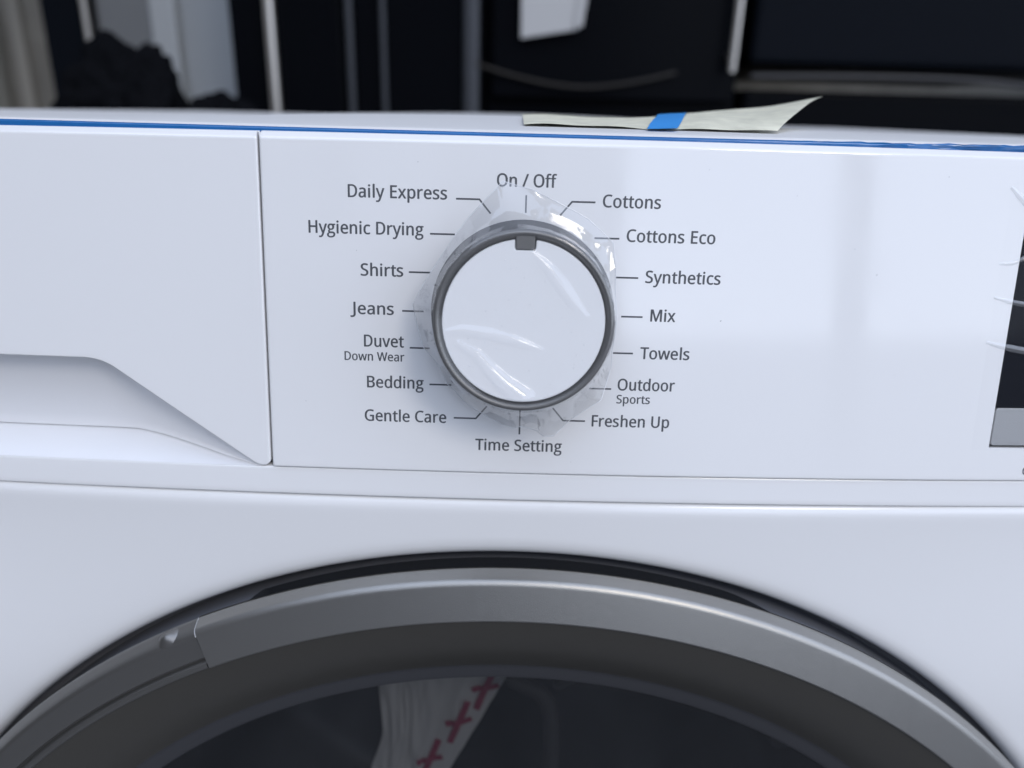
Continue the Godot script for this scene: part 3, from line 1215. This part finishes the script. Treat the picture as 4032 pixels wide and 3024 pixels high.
# A point of the paper: s runs to the right, t away from the viewer; the right end narrows to a lifted corner.
func page_point(s: float, t: float) -> Vector3:
	var near := lerpf(-0.001, 0.078, s)
	var far := lerpf(-0.001, 0.116, s)
	var x := lerpf(near, far, t)
	var z := lerpf(-0.026, -0.092, t)
	var rise := 0.0028 * smoothstep(0.34, 0.56, s) + 0.0092 * pow(clampf((s - 0.4) / 0.6, 0.0, 1.0), 2.2)
	return Vector3(x, worktop_y(x, z) + 0.0006 + rise * pow(maxf(t, 0.0), 0.8) + 0.0002 * sin(s * 21.0) + 0.0003 * sin(s * 9.0 + t * 7.0), z)


func worktop_y(x: float, z: float) -> float:
	var u := x / S
	var back := -(z / S + 15.0)
	var curve := [[0.0, 62.2], [2.2, 62.6], [5.0, 62.9], [15.0, 63.7], [40.0, 65.3], [80.0, 66.9], [140.0, 67.5], [300.0, 67.6]]
	var y := 62.2
	for k in curve.size() - 1:
		if back >= curve[k][0]:
			y = lerpf(curve[k][1], curve[k + 1][1], clampf((back - curve[k][0]) / (curve[k + 1][0] - curve[k][0]), 0.0, 1.0))
	return (y - minf(5.2, 5.2 * pow(u / 190.0, 2.0)) * clampf(back / 80.0, 0.0, 1.0)) * S + OY


# ==================================================================== what stands behind
func background() -> void:
	var satin := mat([0.55, 0.58, 0.60], 0.4, 0.4)
	var dull := mat([0.22, 0.23, 0.24], 0.45, 0.4)
	var black := mat([0.0035, 0.004, 0.0055], 0.22, 0.0, 0.12)
	var bluish := mat([0.006, 0.0075, 0.011], 0.35, 0.0, 0.11)
	var grey_trim := mat([0.06, 0.065, 0.075], 0.4, 0.4)
	var steel := mat([0.55, 0.52, 0.48], 0.3, 0.9)
	# stainless refrigerator at the left
	var a := thing("steel_refrigerator", "stainless steel refrigerator behind the black heap", "refrigerator", Vector3(-0.755, 0, -1.83))
	part("cabinet", soft_box(Vector3(0.30, 1.72, 0.60), 0.01), dull, a, Vector3(0, 0.87, 0))
	part("door", soft_box(Vector3(0.125, 1.66, 0.03), 0.012), dull, a, Vector3(-0.074, 0.88, 0.317))
	part("door", soft_box(Vector3(0.158, 1.66, 0.03), 0.012), satin, a, Vector3(0.072, 0.88, 0.317))
	part("door_handle", tube([Vector3(-0.148, 0.97, 0.345), Vector3(-0.15, 1.25, 0.345), Vector3(-0.15, 1.5, 0.345)], 0.007), steel, a)
	part("door_handle", soft_box(Vector3(0.055, 1.3, 0.02), 0.008), satin, a, Vector3(0.016, 0.95, 0.346))
	# narrow dark cabinet left of it
	var c := thing("dark_cabinet", "narrow dark cabinet between the wall and the steel refrigerator", "cabinet", Vector3(-0.96, 0, -1.80))
	part("carcass", soft_box(Vector3(0.10, 1.6, 0.55), 0.006), bluish, c, Vector3(0, 0.8, 0))
	part("door", soft_box(Vector3(0.094, 1.5, 0.02), 0.004), bluish, c, Vector3(0, 0.83, 0.287))
	# black refrigerator with steel handle
	var b := thing("black_refrigerator", "black refrigerator with a pale vertical steel handle and grey door trims", "refrigerator", Vector3(-0.27, 0, -1.44))
	part("cabinet", soft_box(Vector3(0.42, 1.75, 0.62), 0.01), black, b, Vector3(0.005, 0.885, 0))
	part("door", soft_box(Vector3(0.185, 1.68, 0.03), 0.01), black, b, Vector3(-0.108, 0.9, 0.326))
	part("door", soft_box(Vector3(0.20, 1.68, 0.03), 0.01), black, b, Vector3(0.098, 0.9, 0.326))
	part("door_handle", tube([Vector3(-0.130, 0.75, 0.352), Vector3(-0.130, 1.0, 0.352), Vector3(-0.130, 1.45, 0.352)], 0.0085), steel, b)
	part("door_trim", soft_box(Vector3(0.010, 1.6, 0.012), 0.003), grey_trim, b, Vector3(-0.004, 0.9, 0.347))
	part("door_trim", soft_box(Vector3(0.008, 1.6, 0.012), 0.003), grey_trim, b, Vector3(0.050, 0.9, 0.347))
	part("edge_reflection", soft_box(Vector3(0.026, 1.7, 0.02), 0.008), grey_trim, b, Vector3(0.192, 0.9, 0.343))  # grey strip standing in for the reflection on the rounded side edge
	# black oven tower with a pale card standing in for the white shape on its front
	var o := thing("black_oven", "glossy black oven tower with a slim steel handle and curved lower rim", "oven", Vector3(0.155, 0, -1.44))
	part("cabinet", soft_box(Vector3(0.42, 1.72, 0.64), 0.008), black, o, Vector3(0.0, 0.86, 0))
	part("glass_door", soft_box(Vector3(0.40, 0.75, 0.02), 0.006), black, o, Vector3(0.0, 1.25, 0.332))
	part("door_handle", tube([Vector3(0.186, 0.927, 0.372), Vector3(0.187, 1.05, 0.372), Vector3(0.19, 1.4, 0.372)], 0.0062), steel, o)
	part("handle_post", soft_box(Vector3(0.012, 0.012, 0.04), 0.004), steel, o, Vector3(0.186, 0.945, 0.352))
	var pts := []
	for i in 25:
		var t := i / 24.0
		pts.append(Vector3(lerpf(-0.24, 0.10, t) , 0.834 + 0.10 * pow(absf(t - 0.55), 1.7) + 0.084 * 0 + 0.06, 0.35))
	part("rim", tube(pts, 0.003), mat([0.02, 0.018, 0.016], 0.5, 0.2), o)
	var l := thing("white_shape", "pale folded shape on the front of the black oven", "flat_shape", Vector3(0.05, 1.0, -1.085))
	var card := mat([0.47, 0.475, 0.48], 0.6)
	part("front_piece", slab(PackedVector2Array([Vector2(-0.048, -0.036), Vector2(0.043, -0.021), Vector2(0.050, 0.09), Vector2(-0.050, 0.09)]), 0.0, 0.003, func(x: float, y: float, z: float) -> Vector3: return Vector3(x, y, z), 0.0008), card, l)
	part("folded_piece", slab(PackedVector2Array([Vector2(0.036, -0.020), Vector2(0.049, -0.017), Vector2(0.064, 0.09), Vector2(0.052, 0.09)]), 0.0045, 0.007, func(x: float, y: float, z: float) -> Vector3: return Vector3(x, y, z), 0.0008), card, l)
	# black freezer at the right, with a curved grip under its lid
	var z := thing("black_freezer", "wide dark freezer at the right with a curved grey grip rail", "freezer", Vector3(0.72, 0, -1.44))
	part("cabinet", soft_box(Vector3(0.68, 0.90, 0.62), 0.012), black, z, Vector3(0, 0.45, 0))
	part("upper_door", soft_box(Vector3(0.68, 0.75, 0.66), 0.012), bluish, z, Vector3(0, 1.312, 0.0))
	pts = []
	for i in 25:
		var t := i / 24.0
		pts.append(Vector3(lerpf(-0.335, 0.36, t), 0.918 + 0.004 * sin(PI * clampf(t * 1.3, 0, 1)) - 0.040 * pow(clampf((t - 0.45) / 0.55, 0, 1), 2.0), 0.345))
	part("grip_rail", tube(pts, 0.005), mat([0.03, 0.032, 0.037], 0.4, 0.3), z)
	# a fluffy black heap on a stand
	var fur := mat([0.006, 0.0065, 0.008], 0.9, 0.0, 0.05)
	var h := thing("black_heap", "rounded heap of crumpled black sheeting on a low stand behind the dryer", "heap", Vector3(-0.54, 0, -0.87))
	part("stand", soft_box(Vector3(0.36, 0.80, 0.12), 0.01), bluish, h, Vector3(0.03, 0.40, 0))
	var nz := FastNoiseLite.new()
	nz.seed = 77
	nz.frequency = 22.0
	nz.fractal_octaves = 4
	part("sheeting", blob(Vector3(0.0, 0.835, 0), Vector3(0.082, 0.088, 0.06), nz, 0.38), fur, h)
	part("sheeting", blob(Vector3(0.045, 0.825, 0.02), Vector3(0.046, 0.075, 0.05), nz, 0.35), fur, h)
	part("sheeting", blob(Vector3(0.135, 0.826, 0.02), Vector3(0.05, 0.038, 0.05), nz, 0.6), fur, h)


func blob(at: Vector3, r: Vector3, nz: FastNoiseLite, rough: float) -> ArrayMesh:
	var rows := []
	for i in 65:
		var line := []
		for j in 97:
			var th := PI * i / 64.0
			var ph := TAU * (j % 96) / 96.0
			var dir := Vector3(sin(th) * cos(ph), cos(th), sin(th) * sin(ph))
			var q := at + dir * r
			var k := 1.0 + rough * nz.get_noise_3dv(q)
			line.append(at + dir * r * k)
		rows.append(line)
	var st := SurfaceTool.new()
	st.begin(Mesh.PRIMITIVE_TRIANGLES)
	add_sheet(st, rows, at + Vector3(0, 0, 90))
	return st.commit()


# ==================================================================== the setting
func setting() -> void:
	var ground := mat([0.22, 0.22, 0.225], 0.85)
	mottle(ground, 0.75, 1.0, 0.7, 41)
	var pm := PlaneMesh.new()
	pm.size = Vector2(300, 300)
	structure("ground", pm, ground)
	var plaster := mat([0.36, 0.35, 0.32], 0.9)
	mottle(plaster, 0.82, 1.0, 0.5, 43)
	var s := thing("shop_building", "grey plastered shop room behind the appliances", "building", Vector3(0, 0, -2.5))
	part("back_wall", soft_box(Vector3(5.0, 2.9, 0.2), 0.01), plaster, s, Vector3(0, 1.455, 0))
	part("side_wall", soft_box(Vector3(0.2, 2.9, 1.78), 0.01), plaster, s, Vector3(-2.4, 1.455, 1.0))
	part("side_wall", soft_box(Vector3(0.2, 2.9, 1.78), 0.01), plaster, s, Vector3(2.4, 1.455, 1.0))
	part("wall_batten", soft_box(Vector3(0.035, 2.7, 0.03), 0.004), mat([0.42, 0.41, 0.38], 0.8), s, Vector3(-1.60, 1.36, 0.117))
	part("wall_batten", soft_box(Vector3(0.05, 2.7, 0.03), 0.004), mat([0.24, 0.24, 0.22], 0.8), s, Vector3(-1.69, 1.36, 0.117))
	part("ceiling_slab", soft_box(Vector3(5.2, 0.2, 2.35), 0.01), plaster, s, Vector3(0, 3.01, 1.075))
	# an unseen building added for the reflections: the glossy panel mirrors it on the left and the open sky on the right
	var f := thing("added_building", "plain grey building added out of view for the panel to mirror", "building", Vector3(-4.2, 0, 12.0))
	var render := mat([0.20, 0.20, 0.205], 0.9)
	part("wall", soft_box(Vector3(11.6, 5.2, 6.0), 0.03), render, f, Vector3(0, 2.605, 0))
	part("roof_edge", soft_box(Vector3(11.9, 0.2, 6.3), 0.03), M.slate, f, Vector3(0, 5.3, 0))
	for k in 4:
		part("window", soft_box(Vector3(1.4, 1.3, 0.06), 0.01), M.screen, f, Vector3(-4.3 + k * 2.7, 2.6, -3.02))
	part("door", soft_box(Vector3(1.1, 2.1, 0.06), 0.01), M.slate, f, Vector3(-2.9, 1.06, -3.02))
	var pl := thing("added_post", "square post added out of view for the panel to mirror", "post", Vector3(2.75, 0, 4.75))  # added unseen post, mirrored as a darker band in the panel
	part("shaft", soft_box(Vector3(0.2, 3.4, 0.2), 0.015), render, pl, Vector3(0, 1.7, 0))
	# an unseen dark wall added left of the viewer, which the glossy front mirrors
	var w := thing("added_wall", "tall dark wall added out of view on the left for the glossy front to mirror", "wall", Vector3(-2.3, 0, 3.2))
	part("masonry", soft_box(Vector3(0.25, 3.6, 7.0), 0.02), mat([0.12, 0.115, 0.11], 0.9), w, Vector3(0, 1.805, 0))
